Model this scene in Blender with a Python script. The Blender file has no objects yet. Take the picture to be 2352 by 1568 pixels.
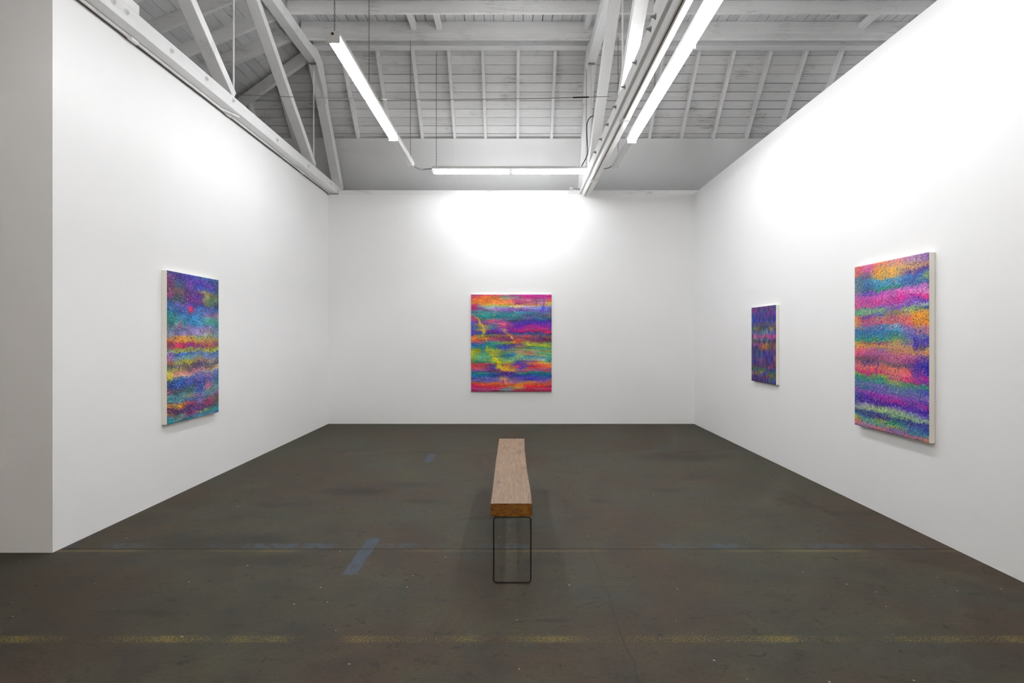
import bpy, bmesh, math, random
import numpy as np
from mathutils import Vector, Matrix

# ------------------------------------------------------------------ camera, world, exposure
scn = bpy.context.scene
C = scn.collection
W_, H_ = 2352, 1568
FPX = 1310.0
cam_d = bpy.data.cameras.new('camera')
cam_d.sensor_width = 36.0
cam_d.lens = FPX / W_ * 36.0
cam_d.shift_x = -4.0 / W_
cam_d.shift_y = -10.0 / W_
cam_d.clip_start = 0.05
cam_d.clip_end = 100
cam = bpy.data.objects.new('camera', cam_d)
cam.location = (0, 0, 1.5)
cam.rotation_euler = (math.radians(90), 0, 0)
C.objects.link(cam)
scn.camera = cam

world = bpy.data.worlds.new('world')
scn.world = world
world.use_nodes = True
world.node_tree.nodes['Background'].inputs[0].default_value = (0.05, 0.05, 0.055, 1)
world.node_tree.nodes['Background'].inputs[1].default_value = 0.3

vs = scn.view_settings
vs.view_transform = 'Standard'
vs.look = 'None'
vs.gamma = 1.0
vs.use_curve_mapping = False
vs.exposure = 1.38
TUBE = 26.0            # emission strength of a lit fluorescent tube
scn.cycles.use_denoising = True
scn.cycles.max_bounces = 8
scn.cycles.diffuse_bounces = 5
scn.cycles.glossy_bounces = 2
scn.cycles.adaptive_threshold = 0.06
scn.cycles.adaptive_min_samples = 16
scn.cycles.caustics_reflective = False
scn.cycles.caustics_refractive = False
scn.cycles.sample_clamp_indirect = 6.0

rnd = random.Random(7)
PI = math.pi

# ------------------------------------------------------------------ key positions (metres)
XL, XR = -3.21, 3.12          # inner faces of left and right partition
YB = 9.87                     # back partition
YP = 3.97                     # where the left partition ends
WT = 3.97                     # partition height
ZD = 6.13                     # underside of flat roof deck
RS, RZ = 8.94, 5.99           # top of rear slope (rafter undersides)
SY, SZ = 0.682, -0.731        # rear slope direction
NY, NZ = 0.731, 0.682         # outward normal of rear slope
LS = 0.42                     # pitch of the left roof slope
XT1, XT2, XT3 = -3.13, 1.215, 5.60   # truss planes

# ------------------------------------------------------------------ node helpers
def new_mat(name):
    m = bpy.data.materials.new(name)
    m.use_nodes = True
    nt = m.node_tree
    b = nt.nodes['Principled BSDF']
    return m, nt, b

class NT:
    def __init__(s, nt): s.nt = nt
    def n(s, typ, **kw):
        nd = s.nt.nodes.new(typ)
        for k, v in kw.items(): setattr(nd, k, v)
        return nd
    def link(s, a, b): s.nt.links.new(a, b)
    def val(s, sock, v):
        if isinstance(v, (int, float)): sock.default_value = v
        elif isinstance(v, (tuple, list)): sock.default_value = v
        else: s.link(v, sock)
    def math(s, op, a, b=0.0, c=None, clamp=False):
        nd = s.n('ShaderNodeMath', operation=op, use_clamp=clamp)
        s.val(nd.inputs[0], a); s.val(nd.inputs[1], b)
        if c is not None: s.val(nd.inputs[2], c)
        return nd.outputs[0]
    def mix(s, f, a, b, mode='MIX'):
        nd = s.n('ShaderNodeMix', data_type='RGBA', blend_type=mode)
        s.val(nd.inputs[0], f); s.val(nd.inputs[6], a); s.val(nd.inputs[7], b)
        return nd.outputs[2]
    def noise(s, vec, scale, detail=3, rough=.55, dist=0.0):
        nd = s.n('ShaderNodeTexNoise')
        s.link(vec, nd.inputs['Vector'])
        nd.inputs['Scale'].default_value = scale
        nd.inputs['Detail'].default_value = detail
        nd.inputs['Roughness'].default_value = rough
        nd.inputs['Distortion'].default_value = dist
        return nd.outputs['Fac']
    def ramp(s, f, stops, interp='LINEAR'):
        nd = s.n('ShaderNodeValToRGB')
        cr = nd.color_ramp
        cr.interpolation = interp
        while len(cr.elements) < len(stops): cr.elements.new(0.5)
        for e, (p, c) in zip(cr.elements, stops):
            e.position = p
            e.color = (c, c, c, 1) if isinstance(c, (int, float)) else (*c, 1)
        s.link(f, nd.inputs[0])
        return nd.outputs[0]
    def step(s, v, lo, hi):
        nd = s.n('ShaderNodeMapRange', interpolation_type='SMOOTHSTEP')
        s.val(nd.inputs[0], v)
        nd.inputs[1].default_value = lo; nd.inputs[2].default_value = hi
        nd.inputs[3].default_value = 0; nd.inputs[4].default_value = 1
        return nd.outputs[0]
    def band(s, v, c, hw, soft):       # 1 inside c +- hw
        d = s.math('ABSOLUTE', s.math('SUBTRACT', v, c))
        return s.math('SUBTRACT', 1.0, s.step(d, max(hw - soft, 0), hw + soft))
    def coords(s, scale=(1, 1, 1), which='Object'):
        tc = s.n('ShaderNodeTexCoord')
        mp = s.n('ShaderNodeMapping')
        mp.inputs['Scale'].default_value = scale
        s.link(tc.outputs[which], mp.inputs[0])
        return mp.outputs[0]
    def bump(s, h, strength, dist, bsdf):
        bp = s.n('ShaderNodeBump')
        bp.inputs['Strength'].default_value = strength
        bp.inputs['Distance'].default_value = dist
        s.link(h, bp.inputs['Height'])
        s.link(bp.outputs[0], bsdf.inputs['Normal'])

def lin(h):
    h = h.lstrip('#')
    r = [int(h[i:i + 2], 16) / 255 for i in (0, 2, 4)]
    return tuple(x / 12.92 if x <= .04045 else ((x + .055) / 1.055) ** 2.4 for x in r)

# ------------------------------------------------------------------ materials
def mat_wall():
    m, nt, b = new_mat('white_wall_paint'); g = NT(nt)
    v = g.coords()
    n = g.noise(v, 1.3, 3)
    g.link(g.ramp(n, [(.3, (.915, .915, .913)), (.7, (.93, .93, .93))]), b.inputs['Base Color'])
    b.inputs['Roughness'].default_value = .75
    b.inputs['Specular IOR Level'].default_value = .25
    g.bump(g.noise(v, 90, 2), .05, .004, b)
    return m

def mat_wood(name, scale, lo=.78, hi=.86, stain=.4):
    """white painted timber: grain along the stretched axis, smudges and nail specks"""
    m, nt, b = new_mat(name); g = NT(nt)
    v = g.coords(scale)
    vo = g.coords()
    grain = g.noise(v, 7, 6, .65, .4)
    big = g.noise(vo, 2.3, 4, .6)
    oi = g.n('ShaderNodeObjectInfo')
    base = g.ramp(grain, [(.2, (lo, lo, lo)), (.5, (hi, hi, hi * .998))])
    tint = g.math('MULTIPLY_ADD', oi.outputs['Random'], .12, .94)
    base = g.mix(1.0, base, g.n('ShaderNodeCombineColor').outputs[0], 'MULTIPLY')
    cc = nt.nodes[-1] if False else None
    # tint per piece
    comb = [x for x in nt.nodes if x.bl_idname == 'ShaderNodeCombineColor'][-1]
    for i in range(3): g.link(tint, comb.inputs[i])
    sm = g.math('MULTIPLY', g.step(big, .50, .68), g.step(g.noise(v, 14, 5, .7), .46, .62))
    base = g.mix(g.math('MULTIPLY', sm, stain), base, (.25, .245, .24, 1))
    spots = g.n('ShaderNodeTexVoronoi'); g.link(vo, spots.inputs['Vector']); spots.inputs['Scale'].default_value = 9
    sp = g.math('SUBTRACT', 1.0, g.step(spots.outputs['Distance'], .035, .06))
    sp = g.math('MULTIPLY', sp, g.step(g.noise(vo, 3.1, 1), .52, .6))
    base = g.mix(g.math('MULTIPLY', sp, .6), base, (.12, .11, .1, 1))
    g.link(base, b.inputs['Base Color'])
    b.inputs['Roughness'].default_value = .7
    b.inputs['Specular IOR Level'].default_value = .25
    g.bump(grain, .18, .004, b)
    return m

def mat_plain(name, col, rough=.5, metal=0.0, nscale=30, namp=.06, bump=.05):
    m, nt, b = new_mat(name); g = NT(nt)
    v = g.coords()
    n = g.noise(v, nscale, 3)
    c0 = tuple(x * (1 - namp) for x in col); c1 = tuple(min(1, x * (1 + namp)) for x in col)
    g.link(g.ramp(n, [(.3, c0), (.7, c1)]), b.inputs['Base Color'])
    b.inputs['Roughness'].default_value = rough
    b.inputs['Metallic'].default_value = metal
    if bump: g.bump(n, bump, .002, b)
    return m

def mat_tube(name='lit_tube', c=(.975, .985, 1.0, 1)):
    m, nt, b = new_mat(name); g = NT(nt)
    b.inputs['Base Color'].default_value = (.9, .9, .9, 1)
    b.inputs['Emission Color'].default_value = c
    b.inputs['Emission Strength'].default_value = TUBE
    return m

def mat_floor():
    m, nt, b = new_mat('worn_painted_concrete'); g = NT(nt)
    v = g.coords()
    sep = g.n('ShaderNodeSeparateXYZ'); g.link(v, sep.inputs[0])
    wob = g.math('MULTIPLY_ADD', g.noise(v, 5, 4), .12, -.06)
    wob2 = g.math('MULTIPLY_ADD', g.noise(g.coords((1, 1, 1)), 23, 3), .02, -.01)
    X = sep.outputs[0]; Y = sep.outputs[1]
    Xw = g.math('ADD', X, wob); Yw = g.math('ADD', Y, g.math('MULTIPLY_ADD', g.noise(v, 4.1, 4), .2, -.1))
    big = g.noise(v, .8, 4, .55)
    mid = g.noise(v, 3.2, 6, .62, .5)
    fine = g.noise(v, 42, 5, .7)
    brown = (.050, .036, .0225, 1); green = (.048, .045, .0285, 1); grey = (.047, .046, .034, 1)
    col = g.mix(g.step(big, .40, .60), brown, green)
    col = g.mix(g.math('MULTIPLY', g.step(g.noise(v, 1.7, 4, .6), .50, .68), .8), col, grey)
    tone = g.ramp(mid, [(.30, .66), (.5, 1.07), (.72, 1.45)])
    col = g.mix(1.0, col, tone, 'MULTIPLY')
    col = g.mix(1.0, col, g.ramp(fine, [(.25, .74), (.5, 1.0), (.8, 1.22)]), 'MULTIPLY')
    # dark scuffs, elongated across the room
    vs_ = g.coords((1.4, 2.0, 1))
    sc = g.noise(vs_, 6.5, 6, .7, .6)
    col = g.mix(g.math('MULTIPLY', g.step(sc, .56, .68), .58), col, (.015, .012, .009, 1))
    # light scrapes
    sc2 = g.noise(g.coords((1.3, 3.2, 1)), 8.5, 5, .72, .8)
    col = g.mix(g.math('MULTIPLY', g.step(sc2, .64, .76), .22), col, (.15, .135, .115, 1))
    # oil stains and broad darker patches (position, size)
    def blot(x, y, rx, ry, k, c=(.024, .019, .014, 1), soft=.6):
        nonlocal col
        dx = g.math('DIVIDE', g.math('SUBTRACT', Xw, x), rx)
        dy = g.math('DIVIDE', g.math('SUBTRACT', Yw, y), ry)
        r = g.math('SQRT', g.math('ADD', g.math('MULTIPLY', dx, dx), g.math('MULTIPLY', dy, dy)))
        f = g.math('SUBTRACT', 1.0, g.step(r, 1 - soft, 1 + soft * .6))
        f = g.math('MULTIPLY', f, g.math('MULTIPLY_ADD', mid, .9, .42), clamp=True)
        col = g.mix(g.math('MULTIPLY', f, k), col, c)
    blot(-1.52, 5.55, .34, .17, .8); blot(-1.12, 5.78, .34, .13, .62); blot(-.80, 5.2, .24, .09, .68)
    blot(-2.05, 5.1, .28, .09, .55); blot(-2.1, 4.15, .62, .2, .55); blot(-1.75, 3.82, .5, .12, .5)
    blot(.80, 5.22, .1, .05, .8); blot(1.5, 5.58, .16, .07, .6); blot(2.1, 7.12, .6, .24, .5)
    blot(2.95, 4.85, .3, .06, .5); blot(-.22, 4.72, .22, .06, .7); blot(.2, 3.0, .09, .03, .7)
    blot(-2.9, 2.72, .5, .16, .5); blot(-2.0, 3.1, .2, .05, .6)
    blot(-2.6, 3.0, 1.4, .6, .25); blot(-3.6, 3.6, .8, .5, .35); blot(2.7, 2.6, .9, .5, .2)  # broad faint darkening towards the near floor corners
    # yellow dashed line, worn to speckles
    line = g.band(g.math('ADD', Y, wob2), 2.835, .030, .014)
    wear = g.noise(v, 105, 4, .7)
    cover = g.noise(g.coords((1, .15, 1)), 2.6, 2, .5)
    thr = g.math('MULTIPLY_ADD', cover, -.62, .85)
    sp = g.math('MULTIPLY', line, g.step(g.math('SUBTRACT', wear, thr), -.01, .035))
    col = g.mix(g.math('MULTIPLY', sp, .66), col, (.25, .19, .03, 1))
    blotf = (.30, .19, .02, 1)
    # blue paint strip running away from the camera at x = -1.04
    bl = g.band(g.math('ADD', X, wob2), -1.04, .046, .008)
    seg = g.math('ADD', g.band(g.math('ADD', Y, wob2), 3.93, .325, .02),
                 g.band(g.math('ADD', Y, wob2), 7.08, .25, .03), clamp=True)
    bw = g.step(g.noise(g.coords((2, .6, 1)), 11, 4, .65), .30, .62)
    bl = g.math('MULTIPLY', g.math('MULTIPLY', bl, seg), g.math('MULTIPLY_ADD', bw, .75, .25))
    col = g.mix(g.math('MULTIPLY', bl, .58), col, (.062, .105, .175, 1))
    # blue and dull yellow paint along the middle slab joint
    jb = g.band(g.math('ADD', Y, wob2), 4.10, .05, .012)
    jw = g.step(g.noise(g.coords((.8, .25, 1)), 1.9, 3, .5), .45, .6)
    jf = g.step(g.noise(v, 16, 5, .7), .38, .56)
    col = g.mix(g.math('MULTIPLY', g.math('MULTIPLY', jb, g.math('MULTIPLY', jw, jf)), .6), col, (.062, .09, .125, 1))
    jy = g.band(g.math('ADD', Y, wob2), 4.005, .022, .01)
    jw2 = g.step(g.noise(g.coords((.8, .25, 4)), 1.3, 3, .5), .42, .6)
    col = g.mix(g.math('MULTIPLY', g.math('MULTIPLY', jy, jw2), .45), col, (.17, .13, .055, 1))
    # hairline crack running away from the camera
    ck = g.band(g.math('ADD', X, g.math('MULTIPLY', wob, .5)), .545, .003, .003)
    ckm = g.math('MULTIPLY', ck, g.math('SUBTRACT', 1.0, g.step(Y, 3.9, 4.5)))
    col = g.mix(g.math('MULTIPLY', ckm, .55), col, (.02, .017, .013, 1))
    # white plaster and paint specks
    vo = g.n('ShaderNodeTexVoronoi', voronoi_dimensions='2D'); g.link(v, vo.inputs['Vector']); vo.inputs['Scale'].default_value = 5.5
    wn = g.n('ShaderNodeTexWhiteNoise'); g.link(vo.outputs['Position'], wn.inputs['Vector'])
    rad = g.math('MULTIPLY_ADD', wn.outputs['Value'], .16, -.126)
    s1 = g.math('LESS_THAN', g.math('ADD', vo.outputs['Distance'], g.math('MULTIPLY_ADD', fine, .03, -.015)), rad)
    col = g.mix(g.math('MULTIPLY', s1, .65), col, (.42, .40, .36, 1))
    vo2 = g.n('ShaderNodeTexVoronoi', voronoi_dimensions='2D'); g.link(v, vo2.inputs['Vector']); vo2.inputs['Scale'].default_value = 4.1
    wn2 = g.n('ShaderNodeTexWhiteNoise'); g.link(vo2.outputs['Position'], wn2.inputs['Vector'])
    rad2 = g.math('MULTIPLY_ADD', wn2.outputs['Value'], .2, -.145)
    s2 = g.math('LESS_THAN', g.math('ADD', vo2.outputs['Distance'], g.math('MULTIPLY_ADD', fine, .12, -.06)), rad2)
    col = g.mix(g.math('MULTIPLY', s2, .7), col, (.02, .016, .012, 1))
    g.link(col, b.inputs['Base Color'])
    g.link(g.ramp(mid, [(.3, .62), (.7, .80)]), b.inputs['Roughness'])
    b.inputs['Specular IOR Level'].default_value = .3
    hh = g.math('ADD', fine, g.math('MULTIPLY', sc, -.8))
    g.bump(hh, .25, .004, b)
    return m

def mat_bench_top():
    m, nt, b = new_mat('pale_oiled_wood'); g = NT(nt)
    v = g.coords((9, .7, 6))
    vo = g.coords()
    grain = g.noise(v, 6, 7, .7, 1.2)
    ring = g.noise(g.coords((3.5, .7, 2)), 3.5, 4, .6, 1.6)
    col = g.ramp(grain, [(.30, (.105, .053, .025)), (.46, (.195, .115, .058)), (.70, (.31, .198, .108))])
    col = g.mix(g.math('MULTIPLY', g.step(ring, .52, .72), .5), col, (.12, .078, .055, 1))
    crack = g.noise(g.coords((30, 2.2, 6)), 4, 3, .6, .5)
    col = g.mix(g.math('MULTIPLY', g.step(crack, .62, .72), .6), col, (.07, .035, .02, 1))
    for kx, ky, kr in ((-.105, 3.98, .026), (.045, 5.02, .034), (.085, 4.42, .022)):
        sq = g.n('ShaderNodeSeparateXYZ'); g.link(vo, sq.inputs[0])
        wv = g.math('MULTIPLY_ADD', g.noise(vo, 30, 3), .03, -.015)
        dx = g.math('SUBTRACT', g.math('ADD', sq.outputs[0], wv), kx + .02); dy = g.math('DIVIDE', g.math('SUBTRACT', g.math('ADD', sq.outputs[1], wv), ky - 4.57), 2.2)
        rr = g.math('SQRT', g.math('ADD', g.math('MULTIPLY', dx, dx), g.math('MULTIPLY', dy, dy)))
        kf = g.math('SUBTRACT', 1.0, g.step(rr, kr * .3, kr * 1.3))
        kn = g.math('MULTIPLY_ADD', g.math('SINE', g.math('MULTIPLY', rr, 700)), .2, .6)
        col = g.mix(g.math('MULTIPLY', kf, kn), col, (.085, .05, .04, 1))
    # orange varnish on the end grain and sides: geometry normal decides which sawn face it is
    geo = g.n('ShaderNodeNewGeometry')
    sp = g.n('ShaderNodeSeparateXYZ'); g.link(geo.outputs['Normal'], sp.inputs[0])
    endf = g.step(g.math('ABSOLUTE', sp.outputs[1]), .6, .8)
    er = g.noise(g.coords((1, 1, 2.2)), 13, 5, .6, 1.4)
    endc = g.ramp(er, [(.3, (.075, .024, .004)), (.5, (.225, .085, .009)), (.72, (.36, .155, .018))])
    col = g.mix(endf, col, endc)
    g.link(col, b.inputs['Base Color'])
    b.inputs['Roughness'].default_value = .48
    b.inputs['Specular IOR Level'].default_value = .4
    g.bump(grain, .3, .004, b)
    return m

def mat_canvas_face():
    m, nt, b = new_mat('thick_oil_paint'); g = NT(nt)
    at = g.n('ShaderNodeAttribute', attribute_name='pigment')
    v = g.coords()
    n = g.noise(v, 260, 4, .7)
    col = g.mix(1.0, at.outputs['Color'], g.ramp(n, [(.25, .72), (.5, 1.0), (.78, 1.25)]), 'MULTIPLY')
    g.link(col, b.inputs['Base Color'])
    b.inputs['Roughness'].default_value = .5
    b.inputs['Specular IOR Level'].default_value = .3
    g.bump(n, .5, .003, b)
    return m

def mat_block():
    m, nt, b = new_mat('painted_block'); g = NT(nt)
    br = g.n('ShaderNodeTexBrick')
    tc = g.n('ShaderNodeTexCoord'); mp = g.n('ShaderNodeMapping')
    mp.inputs['Rotation'].default_value = (0, 0, 0)
    cb = g.n('ShaderNodeCombineXYZ'); sp = g.n('ShaderNodeSeparateXYZ')
    g.link(tc.outputs['Object'], sp.inputs[0]); g.link(sp.outputs[1], cb.inputs[0]); g.link(sp.outputs[2], cb.inputs[1])
    g.link(cb.outputs[0], br.inputs['Vector'])
    br.inputs['Color1'].default_value = (.62, .62, .62, 1); br.inputs['Color2'].default_value = (.58, .58, .58, 1)
    br.inputs['Mortar'].default_value = (.4, .4, .4, 1); br.inputs['Scale'].default_value = 1
    br.inputs['Brick Width'].default_value = .4; br.inputs['Row Height'].default_value = .2
    br.inputs['Mortar Size'].default_value = .008
    g.link(br.outputs['Color'], b.inputs['Base Color'])
    b.inputs['Roughness'].default_value = .8
    return m

M = {}
M['wall'] = mat_wall()
M['wood_x'] = mat_wood('white_timber_across', (.35, 5, 5))
M['wood_y'] = mat_wood('white_timber_along', (5, .35, 5))
M['wood_z'] = mat_wood('white_timber_upright', (5, 5, .35))
M['board_x'] = mat_wood('grey_white_boards_across', (.35, 5, 5), .60, .74, .75)
M['board_y'] = mat_wood('grey_white_boards_along', (5, .35, 5), .60, .74, .75)
M['chord'] = mat_wood('white_timber_chord', (5, .3, 5), .80, .88, .12)
M['panel'] = mat_plain('drywall_panel', (.80, .80, .80), .8, 0, 1.5, .03, 0)
M['white_metal'] = mat_plain('white_enamel', (.82, .82, .81), .35, 0, 8, .02, 0)
M['grey_metal'] = mat_plain('galvanised_steel', (.34, .34, .34), .4, .6, 20, .1)
M['dark_metal'] = mat_plain('black_steel', (.022, .018, .016), .42, .5, 60, .25)
M['chain'] = mat_plain('dull_chain_steel', (.16, .155, .15), .5, .5, 60, .1)
M['black'] = mat_plain('black_rubber', (.02, .02, .02), .6, 0, 20, .1)
M['dark_slot'] = mat_plain('dark_slot', (.10, .09, .06), .7, 0, 20, .1, 0)
M['tube'] = mat_tube()
M['tube_warm'] = mat_tube('lit_tube_warm', (1.0, .90, .80, 1))
M['floor'] = mat_floor()
M['gap_shade'] = mat_plain('painted_gap_shade', (.16, .14, .12), .9, 0, 9, .2)  # dark colour painted for the shade in the gap above the left wall
M['sub'] = mat_plain('dark_joint_filler', (.018, .015, .012), .9, 0, 9, .2)
M['bench'] = mat_bench_top()
M['paint'] = mat_canvas_face()
M['cream'] = mat_plain('primed_canvas_edge', (.90, .87, .80), .7, 0, 60, .02)
M['block'] = mat_block()

# ------------------------------------------------------------------ mesh helpers
def obj(name, bm, mat, parent=None, smooth=False, origin=None):
    """link a bmesh given in world coordinates as one object"""
    me = bpy.data.meshes.new(name)
    o = bpy.data.objects.new(name, me)
    C.objects.link(o)
    off = Vector((0, 0, 0))
    if parent is not None:
        o.parent = parent
        p = parent
        while p is not None:
            off += p.location; p = p.parent
    if origin is not None:
        o.location = Vector(origin) - off
        off = Vector(origin)
    if off.length > 0:
        bmesh.ops.translate(bm, verts=bm.verts, vec=-off)
    bmesh.ops.recalc_face_normals(bm, faces=bm.faces)
    if smooth:
        for f in bm.faces: f.smooth = True
    bm.to_mesh(me); bm.free()
    me.materials.append(mat)
    return o

def thing(name, label, cat, loc, group=None):
    o = bpy.data.objects.new(name, None)
    o.empty_display_size = .1
    o.location = loc
    C.objects.link(o)
    return tag(o, label, cat, group)

def tag(o, label, cat, group=None):
    o['label'] = label; o['category'] = cat
    if group: o['group'] = group
    return o

def struct(o):
    o['kind'] = 'structure'
    return o

def box(bm, x0, x1, y0, y1, z0, z1, bevel=0.0):
    vs = [bm.verts.new((x, y, z)) for x in (x0, x1) for y in (y0, y1) for z in (z0, z1)]
    idx = [(0, 1, 3, 2), (4, 6, 7, 5), (0, 4, 5, 1), (2, 3, 7, 6), (0, 2, 6, 4), (1, 5, 7, 3)]
    fs = [bm.faces.new([vs[i] for i in f]) for f in idx]
    if bevel > 0:
        es = list({e for f in fs for e in f.edges})
        bmesh.ops.bevel(bm, geom=es, offset=bevel, segments=1, affect='EDGES')
    return vs

def hexa(bm, pts):
    """8 points: 4 of one end in order, then 4 of the other end"""
    v = [bm.verts.new(p) for p in pts]
    for f in ((0, 1, 2, 3), (7, 6, 5, 4), (0, 4, 5, 1), (1, 5, 6, 2), (2, 6, 7, 3), (3, 7, 4, 0)):
        bm.faces.new([v[i] for i in f])
    return v

def beam(bm, p0, p1, side, ws, wt, bevel=0.0):
    """rectangular bar from p0 to p1; ws = width along `side`, wt = the other"""
    p0, p1 = Vector(p0), Vector(p1)
    d = (p1 - p0).normalized()
    s = Vector(side); s = (s - d * s.dot(d)).normalized()
    t = d.cross(s)
    a = [p + s * (i * ws / 2) + t * (j * wt / 2) for p in (p0, p1) for i, j in ((-1, -1), (1, -1), (1, 1), (-1, 1))]
    v = hexa(bm, a)
    if bevel:
        es = list({e for x in v for e in x.link_edges})
        bmesh.ops.bevel(bm, geom=es, offset=bevel, segments=1, affect='EDGES')

def rod(bm, pts, r, n=8, cap=True):
    pts = [Vector(p) for p in pts]
    rings = []
    up = None
    for i, p in enumerate(pts):
        d = (pts[min(i + 1, len(pts) - 1)] - pts[max(i - 1, 0)]).normalized()
        if up is None:
            up = Vector((0, 0, 1)) if abs(d.z) < .9 else Vector((1, 0, 0))
        s = d.cross(up)
        if s.length < 1e-4: s = d.cross(Vector((1, 0, 0)))
        s.normalize(); t = d.cross(s).normalized()
        up = t.cross(d) if False else up
        rings.append([bm.verts.new(p + (s * math.cos(a) + t * math.sin(a)) * r) for a in [2 * PI * k / n for k in range(n)]])
    for a, b in zip(rings, rings[1:]):
        for k in range(n):
            bm.faces.new((a[k], a[(k + 1) % n], b[(k + 1) % n], b[k]))
    if cap:
        bm.faces.new(rings[0]); bm.faces.new(rings[-1][::-1])

def BM(): return bmesh.new()

def smooth_path(pts, n=10):
    """Catmull-Rom through points"""
    P = [Vector(p) for p in pts]
    P = [P[0] * 2 - P[1]] + P + [P[-1] * 2 - P[-2]]
    out = []
    for i in range(1, len(P) - 2):
        for k in range(n):
            t = k / n
            a, b, c, d = P[i - 1], P[i], P[i + 1], P[i + 2]
            out.append(.5 * ((2 * b) + (c - a) * t + (2 * a - 5 * b + 4 * c - d) * t * t + (3 * b - a - 3 * c + d) * t ** 3))
    out.append(P[-2])
    return out

# ------------------------------------------------------------------ the setting: floor
XF0, XF1, YF0 = -7.5, 5.8, -5.0
bm = BM(); box(bm, XF0, XF1, YF0, 11.2, -.35, -.10)
floor = struct(obj('floor', bm, M['sub']))
g = .003
edges_y = [YF0, .64, 4.04, 7.44, 11.2]
for a, b_ in zip(edges_y, edges_y[1:]):
    bm = BM(); box(bm, XF0, XF1, a + g, b_ - g, -.10, 0.0, .0015)
    obj('concrete_slab', bm, M['floor'], floor)

# walls
def wall(name, *dims, mat='wall'):
    bm = BM(); box(bm, *dims)
    return struct(obj(name, bm, M[mat]))
wall('wall_back', -3.40, 3.30, YB, YB + .14, 0, WT)
wall('wall_left', XL - .15, XL, YP, YB, 0, WT)
wall('wall_right', XR, XR + .14, YF0, YB, 0, WT + .01)
wall('wall_front_left', XF0, XL - .15, YP, YP + .14, 0, WT)
wall('wall_far_left', XF0 - .15, XF0, YF0, 11.2, 0, 4.35)
wall('wall_front', XF0, XF1, YF0 - .15, YF0, 0, 6.3)
wall('wall_far_right', XF1, XF1 + .15, YF0, 11.2, 0, 6.3, mat='block')
wall('wall_far_back', XF0, XF1, 11.2, 11.35, 0, 4.1)
# cap beam along the back partition
bm = BM(); box(bm, -3.04, 3.9, YB + .012, YB + .13, WT + .002, 4.045, .004)
struct(obj('trim_1', bm, M['wood_x']))

# ------------------------------------------------------------------ the setting: roof
ceiling = bpy.data.objects.new('ceiling', None); C.objects.link(ceiling); struct(ceiling)

def rear(t, n=0.0):
    return RS + SY * t + NY * n, RZ + SZ * t + NZ * n

# drywall panel covering the low part of the rear slope: sheets with thin joints
px_edges = [-7.4, -4.83, -1.035, 3.475, 5.75]
for a, b_ in zip(px_edges, px_edges[1:]):
    bm = BM()
    y0, z0 = rear(1.425, -.004); y1, z1 = rear(2.62, -.004)
    y0b, z0b = rear(1.425, .02); y1b, z1b = rear(2.62, .02)
    a2, b2 = a + .004, b_ - .004
    hexa(bm, [(a2, y0, z0), (b2, y0, z0), (b2, y0b, z0b), (a2, y0b, z0b), (a2, y1, z1), (b2, y1, z1), (b2, y1b, z1b), (a2, y1b, z1b)])
    obj('drywall_sheet', bm, M['panel'], ceiling)

# rear slope rafters
def hip_dx(dy): return dy / .392        # how far left of the corner the hip is at depth dy behind RS
RX = [-2.71, -2.15, -1.59, -1.025, -.49, .07, .655, 1.24, 1.80, 2.36, 2.92, 3.47, 4.05, 4.61, 5.17, -3.26, -3.84, -4.42, -5.0, -5.6]
RD = .095
for x in RX:
    bm = BM()
    t0 = 0.0
    if x < -3.13:
        t0 = (-3.13 - x) * .392 / SY + .04
    t1 = 2.6
    if t0 > t1: continue
    w = .0225
    pts = []
    for t in (t0, t1):
        for (dx, n) in ((-w, 0), (w, 0), (w, RD), (-w, RD)):
            y, z = rear(t, n); pts.append((x + dx, y, z))
    hexa(bm, pts)
    obj('rafter', bm, M['wood_z'], ceiling)
# rear slope boards, butted over the trusses
t = -.05; row = 0
while t < 2.7:
    wdt = .142 if row else .15
    for (a, b_) in ((-7.4, -3.2), (-3.2, 1.24), (1.24, 5.75)):
        gap = rnd.choice([.004, .007, .010, .013, .015])
        aa = a + rnd.uniform(.002, .008)
        bb = b_ - .002
        if a < -5:
            aa = max(a, -3.13 - max(t, 0) * SY / .392 - .3)
            if bb - aa < .15: continue
        y0, z0 = rear(t + gap / 2, RD); y1, z1 = rear(t + wdt - gap / 2, RD)
        dn = rnd.uniform(0, .004)
        y0b, z0b = rear(t + gap / 2, RD + .022 + dn); y1b, z1b = rear(t + wdt - gap / 2, RD + .022 + dn)
        bm = BM()
        hexa(bm, [(aa, y0, z0), (bb, y0, z0), (bb, y0b, z0b), (aa, y0b, z0b), (aa, y1, z1), (bb, y1, z1), (bb, y1b, z1b), (aa, y1b, z1b)])
        obj('ceiling_board', bm, M['board_x'], ceiling)
    t += wdt; row += 1

# flat deck boards running away from the camera
x = -3.13; BWD = .142
while x < 5.78:
    gap = rnd.choice([.004, .008, .012, .014])
    bm = BM()
    dz = rnd.uniform(0, .004)
    box(bm, x + gap / 2, min(x + BWD, 5.79) - gap / 2, YF0, RS + .12, ZD + dz, ZD + .025 + dz)
    obj('ceiling_board', bm, M['board_y'], ceiling)
    x += BWD
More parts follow.
